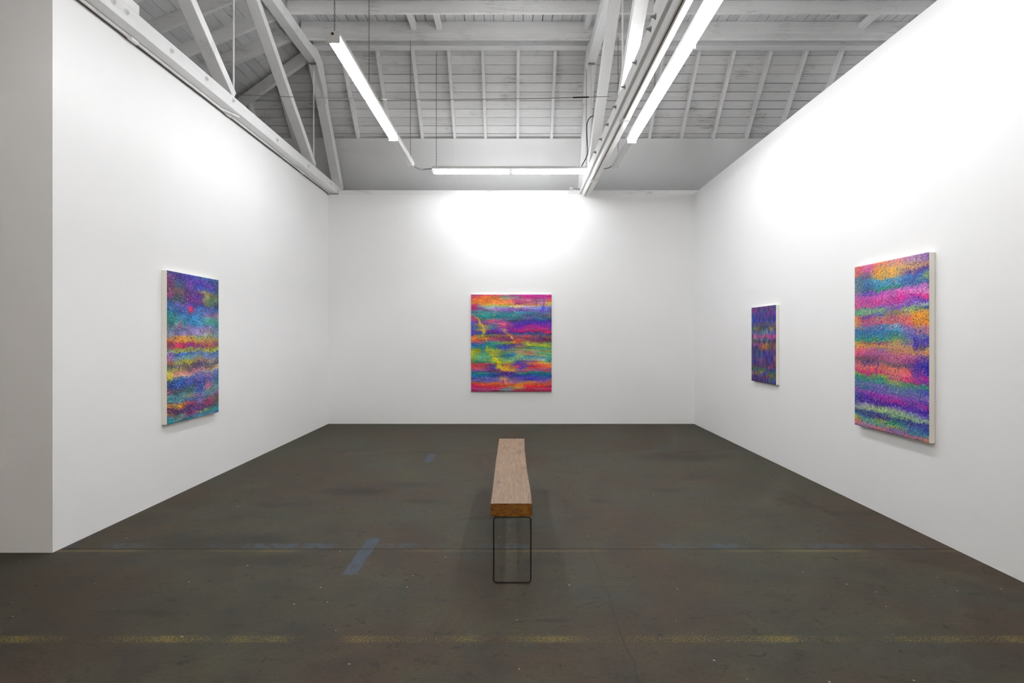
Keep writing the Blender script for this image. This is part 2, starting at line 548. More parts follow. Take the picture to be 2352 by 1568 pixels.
# left slope boards
x = -3.13
while x > -7.5:
    x0 = x - BWD
    gap = rnd.choice([.004, .008, .012, .014])
    cuts = [YF0, rnd.uniform(2.5, 3.4), rnd.uniform(5.2, 6.9), RS + .392 * (-3.13 - x) + .14]
    for ya, yb in zip(cuts, cuts[1:]):
        bm = BM()
        za = ZD + LS * (x + 3.13); zb = ZD + LS * (x0 + 3.13)
        xa, xb = x - gap / 2, x0 + gap / 2
        hexa(bm, [(xb, ya + .002, zb), (xa, ya + .002, za), (xa, ya + .002, za + .025), (xb, ya + .002, zb + .025),
                  (xb, yb - .002, zb), (xa, yb - .002, za), (xa, yb - .002, za + .025), (xb, yb - .002, zb + .025)])
        obj('ceiling_board', bm, M['board_y'], ceiling)
    x = x0
# purlins across the flat bays and sloping rafters of the left bay
PY = [8.36, 7.84] + [7.84 - .61 * k for k in range(1, 21)]
for i, y in enumerate(PY):
    th = .15 if i == 0 else .045
    for (a, b_) in ((XT1 + .01, XT2 - .002), (XT2 + .002, 5.79)):
        bm = BM(); box(bm, a, b_, y, y + th, 5.955, ZD - .001, .003)
        obj('purlin', bm, M['wood_x'], ceiling)
    bm = BM()
    xa, xb = XT1 - .07, -7.45
    th2 = .09 if i == 0 else .05
    def zz(x): return LS * (x + 3.13)
    hexa(bm, [(xa, y, 5.94 + zz(xa)), (xa, y + th2, 5.94 + zz(xa)), (xa, y + th2, ZD - .001 + zz(xa)), (xa, y, ZD - .001 + zz(xa)),
              (xb, y, 5.94 + zz(xb)), (xb, y + th2, 5.94 + zz(xb)), (xb, y + th2, ZD - .001 + zz(xb)), (xb, y, ZD - .001 + zz(xb))])
    obj('rafter', bm, M['wood_x'], ceiling)
for (a, b_) in ((XT1 + .06, XT2 - .06), (XT2 + .06, 5.79)):
    bm = BM(); box(bm, a, b_, 8.73, 8.87, 5.955, ZD - .001, .003)
    obj('purlin', bm, M['wood_x'], ceiling)
    bm = BM(); box(bm, a, b_, 8.50, 8.52, 5.925, 5.965, .002)
    obj('ledger', bm, M['wood_x'], ceiling)
for xa in (-1.50, -1.13, 1.03, 5.05):
    bm = BM(); box(bm, xa, xa + .075, 7.886, 8.359, 6.0, 6.09, .002)
    obj('blocking', bm, M['wood_y'], ceiling)
# hip rafter
bm = BM()
hx = 4.2
beam(bm, (XT1, RS - .02, RZ - .02), (XT1 - hx, RS - .02 + .392 * hx, RZ - .02 - LS * hx), (0, 0, 1), .17, .07)
obj('hip_rafter', bm, M['wood_x'], ceiling)

# ------------------------------------------------------------------ roof trusses
def truss(xc, label, face_sign, bolts):
    o = thing('roof_truss', label, 'truss', (xc, 3.0, 3.985), 'white timber roof trusses')
    w = .075
    bm = BM(); box(bm, xc - w, xc + w, YF0 + .1, 10.30, 3.985, 4.125, .004)
    obj('bottom_chord', bm, M['chord'], o)
    # scarf block on top of the chord near the camera
    bm = BM(); box(bm, xc - w + .002, xc + w - .002, 1.2, 4.66, 4.125, 4.205, .004)
    obj('splice_block', bm, M['chord'], o)
    bm = BM(); box(bm, xc - w + .004, xc + w - .004, YF0 + .1, 8.96, 5.77, 5.935, .005)
    obj('top_chord', bm, M['wood_y'], o)
    # end rafter of the truss down to the heel, and the overlapping knee piece
    bm = BM(); beam(bm, (xc, 8.93, 5.86), (xc, 10.20, 4.13), (1, 0, 0), .145, .15, .004)
    obj('end_rafter', bm, M['wood_z'], o)
    bm = BM()
    prof = [(8.52, 5.90), (8.86, 5.70), (9.25, 5.28), (9.34, 5.32), (9.28, 5.52), (9.06, 5.86), (8.80, 5.95)]
    xs = (xc + w - .002, xc + w + .02) if face_sign > 0 else (xc - w - .02, xc - w + .002)
    lo = [bm.verts.new((xs[0], y, z)) for y, z in prof]; hi = [bm.verts.new((xs[1], y, z)) for y, z in prof]
    bm.faces.new(lo); bm.faces.new(hi[::-1])
    for k in range(len(prof)):
        bm.faces.new((lo[k], lo[(k + 1) % len(prof)], hi[(k + 1) % len(prof)], hi[k]))
    obj('knee_plate', bm, M['wood_z'], o)
    yr = [8.92, 6.37, 3.82, 1.27, -1.28]
    for i, y in enumerate(yr):
        bm = BM(); rod(bm, [(xc, y, 4.10), (xc, y, 5.80)], .0105)
        rd = obj('tie_rod', bm, M['white_metal'], o)
        bm = BM(); box(bm, xc - .05, xc + .05, y - .045, y + .045, 5.752, 5.771, .003)
        obj('rod_plate', bm, M['grey_metal'], rd)
        if i < 4:
            ye = yr[i + 1]
            bm = BM(); beam(bm, (xc, y - .10, 4.15), (xc, ye + .12, 5.80), (1, 0, 0), .135, .10, .004)
            obj('web_diagonal', bm, M['wood_z'], o)
    xf = xc + w * face_sign
    for y in bolts:
        bm = BM()
        zc = 4.055 + rnd.uniform(-.012, .018)
        rod(bm, [(xf - .01 * face_sign, y, zc), (xf + .006 * face_sign, y, zc)], .024, 10)
        rod(bm, [(xf + .005 * face_sign, y, zc), (xf + .022 * face_sign, y, zc)], .013, 6)
        if face_sign < 0:
            rod(bm, [(xf - .02, y, zc), (xf - .04, y, zc)], .007, 6)
        obj('bolt', bm, M['grey_metal' if face_sign < 0 else 'white_metal'], o)
    return o
truss(XT1, 'white timber roof truss along the top of the left wall, lit from the right', 1,
      [4.35, 4.50, 5.09, 5.67, 6.21, 7.36, 8.48, 9.5])
truss(XT2, 'white timber roof truss above the middle of the room, with a channel under its beam', -1,
      [4.58, 4.74, 5.30, 5.83, 6.35, 6.88, 7.39, 7.9])

# ------------------------------------------------------------------ strip lights
ZH = 4.085          # underside of housing
def housing_profile():
    return [(-.035, 0.0), (.035, 0.0), (.055, .022), (.055, .06), (-.055, .06), (-.055, .022)]

def strip_light(axis, c, a, b, label, lit, nseg=2, tube='tube'):
    """axis 'y': runs along y at x=c; axis 'x': runs along x at y=c."""
    mid = (a + b) / 2
    loc = (c, mid, ZH) if axis == 'y' else (mid, c, ZH)
    def P(u, s, z):     # u along, s sideways
        return (c + s, u, z) if axis == 'y' else (u, c + s, z)
    o = thing('strip_light', label, 'light fixture', loc, 'suspended fluorescent strip lights')
    bm = BM()
    pr = housing_profile()
    r0 = [bm.verts.new(P(a, s, ZH + z)) for s, z in pr]; r1 = [bm.verts.new(P(b, s, ZH + z)) for s, z in pr]
    bm.faces.new(r0); bm.faces.new(r1[::-1])
    for k in range(6): bm.faces.new((r0[k], r0[(k + 1) % 6], r1[(k + 1) % 6], r1[k]))
    hs = obj('housing', bm, M['white_metal'], o)
    seg = (b - a) / nseg
    for e, sg in ((a, -1), (b, 1)):
        bm = BM()
        q = [P(e + sg * .0, -.057, ZH - .046), P(e, .057, ZH - .046), P(e, .057, ZH + .062), P(e, -.057, ZH + .062)]
        q2 = [P(e + sg * .004, -.057, ZH - .046), P(e + sg * .004, .057, ZH - .046), P(e + sg * .004, .057, ZH + .062), P(e + sg * .004, -.057, ZH + .062)]
        if not lit or (axis == 'x'):
            q = [(p[0], p[1], max(p[2], ZH - .002)) for p in q]; q2 = [(p[0], p[1], max(p[2], ZH - .002)) for p in q2]
        hexa(bm, q + q2)
        ep = obj('end_plate', bm, M['white_metal'], o)
        bm = BM(); rod(bm, [P(e + sg * .003, -.006, ZH + .035), P(e + sg * .006, -.006, ZH + .035)], .012, 12)
        obj('knockout', bm, M['black'], ep)
    for k in range(nseg):
        s0, s1 = a + k * seg + .012, a + (k + 1) * seg - .012
        for s in (-.031, .031):
            for e0, e1 in ((s0, s0 + .014), (s1 - .014, s1)):
                bm = BM()
                pa = P(e0, s - .012, ZH - .036); pb = P(e1, s + .012, ZH + .004)
                box(bm, min(pa[0], pb[0]), max(pa[0], pb[0]), min(pa[1], pb[1]), max(pa[1], pb[1]), pa[2], pb[2], .003)
                obj('lamp_holder', bm, M['white_metal'], o)
            if lit:
                bm = BM(); rod(bm, [P(s0 + .014, s, ZH - .024), P(s1 - .014, s, ZH - .024)], .0132, 10)
                obj('fluorescent_tube', bm, M[tube], o, smooth=False)
    return o

LXL, LXR, LYB = -1.56, 1.545, 8.88
strip_light('y', LXL, 4.93, 7.385, 'lit twin tube strip light hanging left of centre, steeply angled in view', True)
strip_light('y', LXL, 7.40, 8.63, 'short unlit strip light at the far end of the left row', False, 1)
strip_light('y', LXR, 5.03, 7.465, 'lit twin tube strip light of the right row ending at the unlit housing', True)
strip_light('y', LXR, 2.58, 5.02, 'lit strip light of the right row running out of the top of the frame', True)
strip_light('y', LXR, 7.48, 8.66, 'short unlit strip light at the far end of the right row', False, 1)
strip_light('x', LYB, -1.265, 1.175, 'lit strip light hanging across the room in front of the back wall', True)
# unseen strip lights added for overall brightness; left row's inferred from its bright wall
strip_light('x', -1.6, -1.22, 1.22, 'added lit strip light hanging unseen behind the camera position', True, 2, 'tube_warm')
strip_light('y', LXL, 1.70, 4.14, 'lit strip light of the left row, overhead and out of the frame', True)
strip_light('x', -3.7, -3.6, -1.16, 'added unseen lit strip light of the far row behind the camera, over its left half', True, 2, 'tube_warm')
strip_light('x', -3.7, .4, 2.84, 'added unseen lit strip light of the far row behind the camera, over its right half', True, 2, 'tube_warm')
strip_light('y', 4.45, 6.0, 8.44, 'added lit strip light beyond the right wall, hidden, brightening the roof', True)  # added out of sight to lift the right bay of the roof

# chains
def chain(x, y, z0, z1, label):
    bm = BM()
    L = .024; r = .0019; z = z0 + .001; k = 0
    while z < z1 - .01:
        pts = []
        for j in range(8):
            a = 2 * PI * j / 8
            u = math.cos(a) * .006; w = math.sin(a) * L * .62
            pts.append(Vector((u, 0, w)) if k % 2 == 0 else Vector((0, u, w)))
        cen = Vector((x, y, z + L * .5))
        rings = []
        for j in range(8):
            p = pts[j]; d = (pts[(j + 1) % 8] - pts[j - 1]).normalized()
            s = Vector((0, 1, 0)) if k % 2 == 0 else Vector((1, 0, 0))
            t_ = d.cross(s).normalized()
            rings.append([bm.verts.new(cen + p + s * r * cx + t_ * r * cy) for cx, cy in ((1, 0), (0, 1), (-1, 0), (0, -1))])
        for j in range(8):
            A, B = rings[j], rings[(j + 1) % 8]
            for q in range(4): bm.faces.new((A[q], A[(q + 1) % 4], B[(q + 1) % 4], B[q]))
        z += L; k += 1
    o = obj('hanging_chain', bm, M['chain'], origin=(x, y, z0))
    return tag(o, label, 'chain', 'hanging chains of the strip lights')
HT = ZH + .062
chain(LXL, 4.965, HT, ZD, 'chain holding the near end of the left strip light')
chain(LXL, 6.15, HT, ZD, 'chain holding the middle of the left strip light')
chain(LXL + .02, 8.50, HT, 5.92, 'chain above the unlit far end of the left strip light row')
chain(-1.205, LYB, HT, 5.955, 'chain holding the left end of the strip light by the back wall')
chain(1.13, LYB, HT, 5.955, 'chain holding the right end of the strip light by the back wall')
chain(LXR, 6.25, HT, ZD, 'chain holding the middle of the right strip light row')
chain(LXR, 8.45, HT, 5.955, 'chain above the unlit far end of the right strip light row')
chain(LXR, 3.8, HT, ZD, 'chain of the right strip light row above the top of the frame')

# conduits between fixtures
bm = BM(); rod(bm, smooth_path([(LXL + .02, 8.636, ZH + .03), (LXL + .07, 8.70, ZH + .0), (LXL + .16, 8.80, ZH - .005), (-1.40, 8.86, ZH + .02), (-1.269, LYB, ZH + .035)]), .0095)
tag(obj('flexible_conduit', bm, M['grey_metal'], origin=(-1.40, 8.80, ZH), smooth=True), 'grey flexible conduit joining the left light row to the back light', 'conduit', 'flexible conduits between the lights')
bm = BM(); rod(bm, smooth_path([(1.179, LYB, ZH + .035), (1.30, 8.86, ZH + .025), (1.44, 8.78, ZH + .012), (LXR - .02, 8.666, ZH + .035)]), .0095)
tag(obj('flexible_conduit', bm, M['grey_metal'], origin=(1.35, 8.80, ZH), smooth=True), 'grey flexible conduit joining the back light to the right light row', 'conduit', 'flexible conduits between the lights')

# black feed cable looping off the middle truss
def at(px, py, d):
    return ((px - 1180) * d / FPX, d, 1.5 + (774 - py) * d / FPX)
bm = BM(); rod(bm, smooth_path([at(1367, 265, 8.30), at(1355, 270, 8.4), at(1348, 288, 8.5), at(1349, 330, 8.6), at(1349, 355, 8.8), (1.06, 8.905, 4.168)]), .007)
tag(obj('power_cable', bm, M['black'], origin=(1.06, 8.905, 4.168), smooth=True), 'thin dark cable looping from the middle truss down to the back strip light', 'cable')

# thin guy wire strung between the two trusses
pts = []
p0 = Vector(at(538, 219, 6.37)); p1 = Vector(at(1421, 227, 6.40))
p0 = Vector((XT1 + .076, 6.37, 4.205)); p1 = Vector((XT2 - .02, 6.40, 4.205))
for k in range(25):
    t_ = k / 24; p = p0.lerp(p1, t_); p.z -= .045 * (1 - (2 * t_ - 1) ** 2); pts.append(p)
bm = BM(); rod(bm, pts, .0032, 6)
wr = obj('guy_wire', bm, M['chain'], origin=p0, smooth=True)
tag(wr, 'thin sagging wire strung between the left truss and the middle truss', 'wire')
bm = BM(); rod(bm, [pts[21], pts[22]], .008, 6)
obj('wire_clamp', bm, M['black'], wr)

# unlit channel run under the bottom chord of the middle truss
def channel(x0, x1, y0, y1, z0, label):
    o = thing('light_channel', label, 'channel', ((x0 + x1) / 2, (y0 + y1) / 2, z0), 'unlit channels under the middle truss')
    bm = BM()
    xm = x0 + (x1 - x0) * .30
    zt = 3.984
    pr = [(x0, zt), (x0 + .008, z0 + .014), (x0 + .022, z0), (xm + .022, z0), (x1 - .004, zt - .016), (x1, zt)]
    r0 = [bm.verts.new((x, y0, z)) for x, z in pr]; r1 = [bm.verts.new((x, y1, z)) for x, z in pr]
    bm.faces.new(r0); bm.faces.new(r1[::-1])
    for k in range(6): bm.faces.new((r0[k], r0[(k + 1) % 6], r1[(k + 1) % 6], r1[k]))
    obj('housing', bm, M['white_metal'], o)
    bm = BM(); box(bm, xm - .0045, xm + .0045, y0 + .12, y1 - .05, z0 - .002, z0 + .004)
    obj('slot', bm, M['dark_slot'], o)
    bm = BM(); box(bm, xm + .009, xm + .016, y0 + .06, y1 - .03, z0 - .007, z0 + .002)
    obj('lip', bm, M['cream'], o)
    bm = BM(); box(bm, x0 + .004, x1 - .03, y0 - .012, y0 + .012, z0 - .010, zt - .02, .004)
    obj('end_cap', bm, M['white_metal'], o)
    bm = BM(); box(bm, xm - .02, xm + .02, y0 + .03, y0 + .08, z0 - .012, z0 + .003, .004)
    obj('lamp_holder', bm, M['white_metal'], o)
    return o
channel(1.175, 1.335, 8.83, 9.83, 3.925, 'short unlit white channel under the middle truss, touching the back wall')
channel(1.175, 1.325, 6.38, 8.81, 3.925, 'long unlit white channel in the middle of the truss beam')
channel(1.175, 1.32, 3.94, 6.36, 3.925, 'nearest unlit white channel under the middle truss beam')
# wide white back boards beside the nearest channel
bm = BM(); box(bm, 1.12, 1.36, 1.5, 3.92, 3.962, 3.984, .003)
tag(obj('backing_board', bm, M['white_metal'], origin=(1.24, 3.1, 3.962)), 'wide flat white board under the middle truss at the top of the frame', 'board')

# conduit along the underside of the left chord
o = thing('conduit', 'white painted conduit running under the left truss beam above the left wall', 'conduit', (XL + .035, 6.9, 3.975))
bm = BM(); rod(bm, [(XL + .04, 4.0, 3.972), (XL + .04, 9.84, 3.972)], .0125)
obj('pipe', bm, M['white_metal'], o, smooth=True)
for y in (6.34, 8.55, 4.75):
    bm = BM(); rod(bm, [(XL + .04, y - .045, 3.972), (XL + .04, y + .045, 3.972)], .021, 10)
    obj('coupling', bm, M['white_metal'], o)
bm = BM(); beam(bm, (XL + .035, 6.18, 3.972), (XL + .12, 6.42, 3.975), (0, 0, 1), .02, .022, .003)
obj('clamp', bm, M['white_metal'], o)
bm = BM(); box(bm, XL - .07, XL + .01, YP, 9.86, WT, 3.978)  # solid dark strip in place of a shaded gap under the chord
tag(obj('gap_shade_strip', bm, M['gap_shade'], origin=(XL - .03, 6.9, WT)), 'thin dark strip painted as gap shade on top of the left wall under the truss', 'strip')

# small white fitting on the ledge beside the middle truss
o = thing('ledge_bracket', 'small white metal clamp and bracket on the back ledge left of the middle truss', 'bracket', (1.06, 9.80, 3.98))
bm = BM(); box(bm, .955, 1.015, 9.80, 9.86, 4.045, 4.075, .006); obj('clamp_head', bm, M['white_metal'], o)
bm = BM(); rod(bm, [(1.012, 9.83, 4.055), (1.16, 9.83, 4.052)], .005); obj('arm', bm, M['grey_metal'], o)
bm = BM(); rod(bm, [(1.05, 9.855, 4.05), (1.065, 9.855, 3.97)], .007); obj('strut', bm, M['white_metal'], o)
bm = BM(); rod(bm, smooth_path([(1.02, 9.83, 4.06), (1.0, 9.83, 4.09), (1.01, 9.83, 4.13)], 5), .004); obj('hook', bm, M['grey_metal'], o)
bm = BM(); rod(bm, [(1.135, 9.83, 4.045), (1.155, 9.83, 4.045)], .011); obj('bolt', bm, M['dark_metal'], o)

# ------------------------------------------------------------------ bench
o = thing('bench', 'long plank bench with pale wooden top, orange sawn end and thin black metal legs', 'bench', (-.02, 4.57, 0))
bm = BM()
n = 26
y0, y1 = 3.47, 5.69
zt, zb = .488, .409
prev = None
for k in range(n + 1):
    f = k / n; y = y0 + (y1 - y0) * f
    xl = -.142 + (-.006) * f + .0012 * math.sin(f * 9); xr = .108 - .004 * f + .005 * math.sin(f * 7 + 1) - .007 * math.exp(-((f - .82) / .12) ** 2)
    b = .004
    ring = [bm.verts.new(p) for p in ((xl + .004, y, zb), (xr - .006, y, zb), (xr, y, zb + .012), (xr - .001, y, zt - b), (xr - b - .001, y, zt), (xl + b, y, zt), (xl, y, zt - b), (xl, y, zb + .01))]
    if prev:
        for j in range(8): bm.faces.new((prev[j], prev[(j + 1) % 8], ring[(j + 1) % 8], ring[j]))
    else: bm.faces.new(ring)
    prev = ring
bm.faces.new(prev[::-1])
obj('seat_plank', bm, M['bench'], o)
for y in (3.476, 5.60):
    bm = BM()
    r = .0042; c = .016
    xa, xb, za, zb2 = -.122, .104, .0055, .4035
    path = []
    for (cx, cz, a0) in ((xb - c, zb2 - c, 0), (xa + c, zb2 - c, 90), (xa + c, za + c, 180), (xb - c, za + c, 270)):
        for j in range(5):
            a = math.radians(a0 + 90 * j / 4)
            path.append(Vector((cx + c * math.cos(a), y + (.004 if cz < .2 else 0), cz + c * math.sin(a))))
    N = len(path); rings = []
    for j, p in enumerate(path):
        d = (path[(j + 1) % N] - path[j - 1]).normalized(); s = Vector((0, 1, 0)); t_ = d.cross(s).normalized()
        rings.append([bm.verts.new(p + s * r * math.cos(a) + t_ * r * math.sin(a)) for a in [2 * PI * q / 8 for q in range(8)]])
    for j in range(N):
        A, B = rings[j], rings[(j + 1) % N]
        for q in range(8): bm.faces.new((A[q], A[(q + 1) % 8], B[(q + 1) % 8], B[q]))
    obj('leg_frame', bm, M['dark_metal'], o, smooth=True)

# ------------------------------------------------------------------ paintings
def vnoise(u, v, fu, fv, seed):
    """smooth value noise on arrays, fu x fv cells"""
    rs = np.random.RandomState(seed)
    G = rs.rand(int(fv) + 3, int(fu) + 3)
    a = u * fu; b = v * fv
    i = np.clip(a.astype(int), 0, int(fu) + 1); j = np.clip(b.astype(int), 0, int(fv) + 1)
    s = a - i; t = b - j
    s = s * s * (3 - 2 * s); t = t * t * (3 - 2 * t)
    return (G[j, i] * (1 - s) * (1 - t) + G[j, i + 1] * s * (1 - t) + G[j + 1, i] * (1 - s) * t + G[j + 1, i + 1] * s * t)

def grid_sample(G, u, v, vs_):
    ny, nx, _ = G.shape
    a = np.clip(u, 0, 1) * (nx - 1); i = np.clip(a.astype(int), 0, nx - 2); s = (a - i)
    vv = np.clip(v, 0, 1)
    j = np.clip(np.searchsorted(vs_, vv, side='right') - 1, 0, ny - 2)
    t = (vv - vs_[j]) / (vs_[j + 1] - vs_[j])
    s = s * s * (3 - 2 * s); t = np.clip(t, 0, 1); t = t * t * (3 - 2 * t)
    s = s[..., None]; t = t[..., None]
    return G[j, i] * (1 - s) * (1 - t) + G[j, i + 1] * s * (1 - t) + G[j + 1, i] * (1 - s) * t + G[j + 1, i + 1] * s * t

def hexrow(s): return [[int(h[k:k + 2], 16) / 255 for k in (0, 2, 4)] for h in s.split()]

def pigment(rows, nu, nv, hatch, blobs, seed, sat=1.2, jit=.028, spk=1.0, W=.92, Hh=1.41):
    vs_ = np.array([r[0] for r in rows]); G = np.array([hexrow(r[1]) for r in rows])
    v, u = np.meshgrid(np.linspace(0, 1, nv), np.linspace(0, 1, nu), indexing='ij')
    wu = (vnoise(u, v, 7, 9, seed) - .5) * .07 + (vnoise(u, v, 28, 36, seed + 1) - .5) * .06
    wv = (vnoise(u, v, 5, 9, seed + 2) - .5) * .024 + (vnoise(u, v, 14, 22, seed + 14) - .5) * .012 + (vnoise(u, v, 40, 50, seed + 3) - .5) * jit + (vnoise(u, v, 90, 110, seed + 4) - .5) * jit * 1.3
    c = grid_sample(G, u + wu, v + wv, vs_)
    fu_, fv_ = W / .0075, Hh / .0065        # size of one dab of paint
    for (bu, bv, ru, rv, hx, k) in blobs:
        d = np.sqrt(((u + wu - bu) / ru) ** 2 + ((v + wv * .8 - bv) / rv) ** 2)
        f = np.clip(1.25 - d, 0, 1) * k * (.6 + .7 * vnoise(u, v, 45, 60, seed + 9))
        f = np.clip(f, 0, 1)[..., None]
        c = c * (1 - f) + np.array(hexrow(hx)[0]) * f
    # speckle between neighbouring colours and dark ground showing through
    sp = vnoise(u, v, fu_, fv_, seed + 5)[..., None]
    far = grid_sample(G, u + (vnoise(u, v, 60, 80, seed + 6) - .5) * .5, v + (vnoise(u, v, 60, 80, seed + 7) - .5) * .16, vs_)
    f = np.clip((sp - .68) * 4, 0, .8)
    c = c * (1 - f) + far * f
    dk = np.clip((vnoise(u, v, fu_ * .9, fv_ * 1.1, seed + 8) - .62) * 2.4, 0, .55)[..., None] * spk
    c = c * (1 - dk) + np.array([.13, .10, .24]) * dk
    lt = np.clip((vnoise(u, v, fu_, fv_ * 1.2, seed + 12) - .74) * 3, 0, .5)[..., None] * spk
    c = c * (1 - lt) + np.array([.92, .85, .88]) * lt
    c = hatch(c, u, v, seed)
    c = np.clip(c, 0, 1) ** .93
    g_ = c.mean(axis=2, keepdims=True)
    c = np.clip(g_ + (c - g_) * sat, 0, 1)
    return c, u, v

def to_lin(c): return np.where(c <= .04045, c / 12.92, ((c + .055) / 1.055) ** 2.4)

def painting(label, rows, corner, du, height, depth, nrm, nu, nv, hatch, blobs, seed, jit=.028, spk=1.0):
    """corner = top left corner of the painted face as seen; du = vector along the width; nrm = outward normal"""
    corner, du, nrm = Vector(corner), Vector(du), Vector(nrm)
    cen = corner + du / 2 - Vector((0, 0, height)) - nrm * depth
    o = thing('painting', label, 'painting', cen, 'abstract striped paintings')
    c, u, v = pigment(rows, nu, nv, hatch, blobs, seed, 1.22, jit, spk, du.length, height)
    lum = c.mean(axis=2)
    rel = .0015 + .0035 * vnoise(u, v, nu * .35, nv * .35, seed + 20) + .002 * lum
    edge = np.minimum(np.minimum(u, 1 - u) * nu, np.minimum(v, 1 - v) * nv)
    rel = rel * np.clip(edge / 2, 0, 1)
    co = np.empty((nv, nu, 3))
    loc = corner - cen
    for a in range(3):
        co[..., a] = loc[a] + du[a] * u + nrm[a] * rel
    co[..., 2] -= height * v
    idx = np.arange(nu * nv).reshape(nv, nu)
    q = np.stack([idx[:-1, :-1], idx[1:, :-1], idx[1:, 1:], idx[:-1, 1:]], -1).reshape(-1, 4)
    me = bpy.data.meshes.new('painted_face')
    me.vertices.add(nu * nv); me.vertices.foreach_set('co', co.reshape(-1))
    me.loops.add(q.size); me.loops.foreach_set('vertex_index', q.reshape(-1).astype(np.int32))
    me.polygons.add(len(q)); me.polygons.foreach_set('loop_start', np.arange(0, q.size, 4, dtype=np.int32))
    me.update(calc_edges=True)
    at_ = me.color_attributes.new('pigment', 'FLOAT_COLOR', 'POINT')
    rgba = np.ones((nu * nv, 4), dtype=np.float32); rgba[:, :3] = to_lin(c).reshape(-1, 3)
    at_.data.foreach_set('color', rgba.reshape(-1))
    me.validate()
    f = bpy.data.objects.new('painted_face', me); C.objects.link(f); f.parent = o
    me.materials.append(M['paint'])
    # canvas wrapped round its stretcher
    bm = BM()
    a = corner - nrm * .0005; b = a + du
    dn = -nrm * (depth - .0005)
    z = Vector((0, 0, height))
    hexa(bm, [a, b, b - z, a - z, a + dn, b + dn, b - z + dn, a - z + dn])
    es = list(bm.edges)
    bmesh.ops.bevel(bm, geom=es, offset=.0015, segments=1, affect='EDGES')
    obj('canvas_edge', bm, M['cream'], o)
    return o

def stroke(u0, v0, u1, v1, w, col, k=.85):
    n = max(2, int(math.hypot(u1 - u0, v1 - v0) / (w * .8)))
    return [(u0 + (u1 - u0) * i / n, v0 + (v1 - v0) * i / n, w, w, col, k * .85) for i in range(n + 1)]

def hatch_diag(c, u, v, seed):
    ph = (u * .92 * 1.0 + 0) * 1.0
    s = (v * 1.416 / .0130 - u * .92 / .018) * 2 * PI
    s = s + vnoise(u, v, 20, 24, seed + 31) * 2.0
    k = np.clip((vnoise(u, v, 9, 13, seed + 30) - .30) * 2.6, 0, 1)
    w = np.sin(s)
    dk = (np.clip(-w, 0, 1) * k * .78)[..., None]; lt = (np.clip(w - .2, 0, 1) * k * .72)[..., None]
    c = c * (1 - dk) + np.array([.10, .07, .26]) * dk
    return c * (1 - lt) + np.minimum(c * 1.25 + .22, 1) * lt

def hatch_h(c, u, v, seed):
    s = (v * 1.41) * 2 * PI / .0105 + (vnoise(u, v, 6, 40, seed + 31)) * 3
    k = np.clip((vnoise(u, v, 8, 12, seed + 30) - .35) * 2.4, 0, 1)
    w = np.sin(s)
    dk = (np.clip(-w, 0, 1) * k * .72)[..., None]; lt = (np.clip(w - .2, 0, 1) * k * .5)[..., None]
    c = c * (1 - dk) + np.array([.07, .09, .22]) * dk
    c = c * (1 - lt) + np.minimum(c * 1.2 + .2, 1) * lt
    col = (np.sin(u * 9 * PI) * np.sin(v * 15 * PI + 1) * .09)[..., None]
    return np.clip(c * (1 + col), 0, 1)

def hatch_v(c, u, v, seed):
    w = vnoise(u, v, 34, 12, seed + 30)[..., None]
    c = c * (.52 + .5 * w)
    col = (np.sign(np.sin(u * 10 * PI)) * np.sign(np.sin(v * 14 * PI)) * .10)[..., None]
    return np.clip(c * (1 + col), 0, 1)

def hatch_blur(c, u, v, seed):
    w = vnoise(u, v, 10, 90, seed + 30)[..., None]
    return np.clip(c * (.84 + .32 * w), 0, 1)

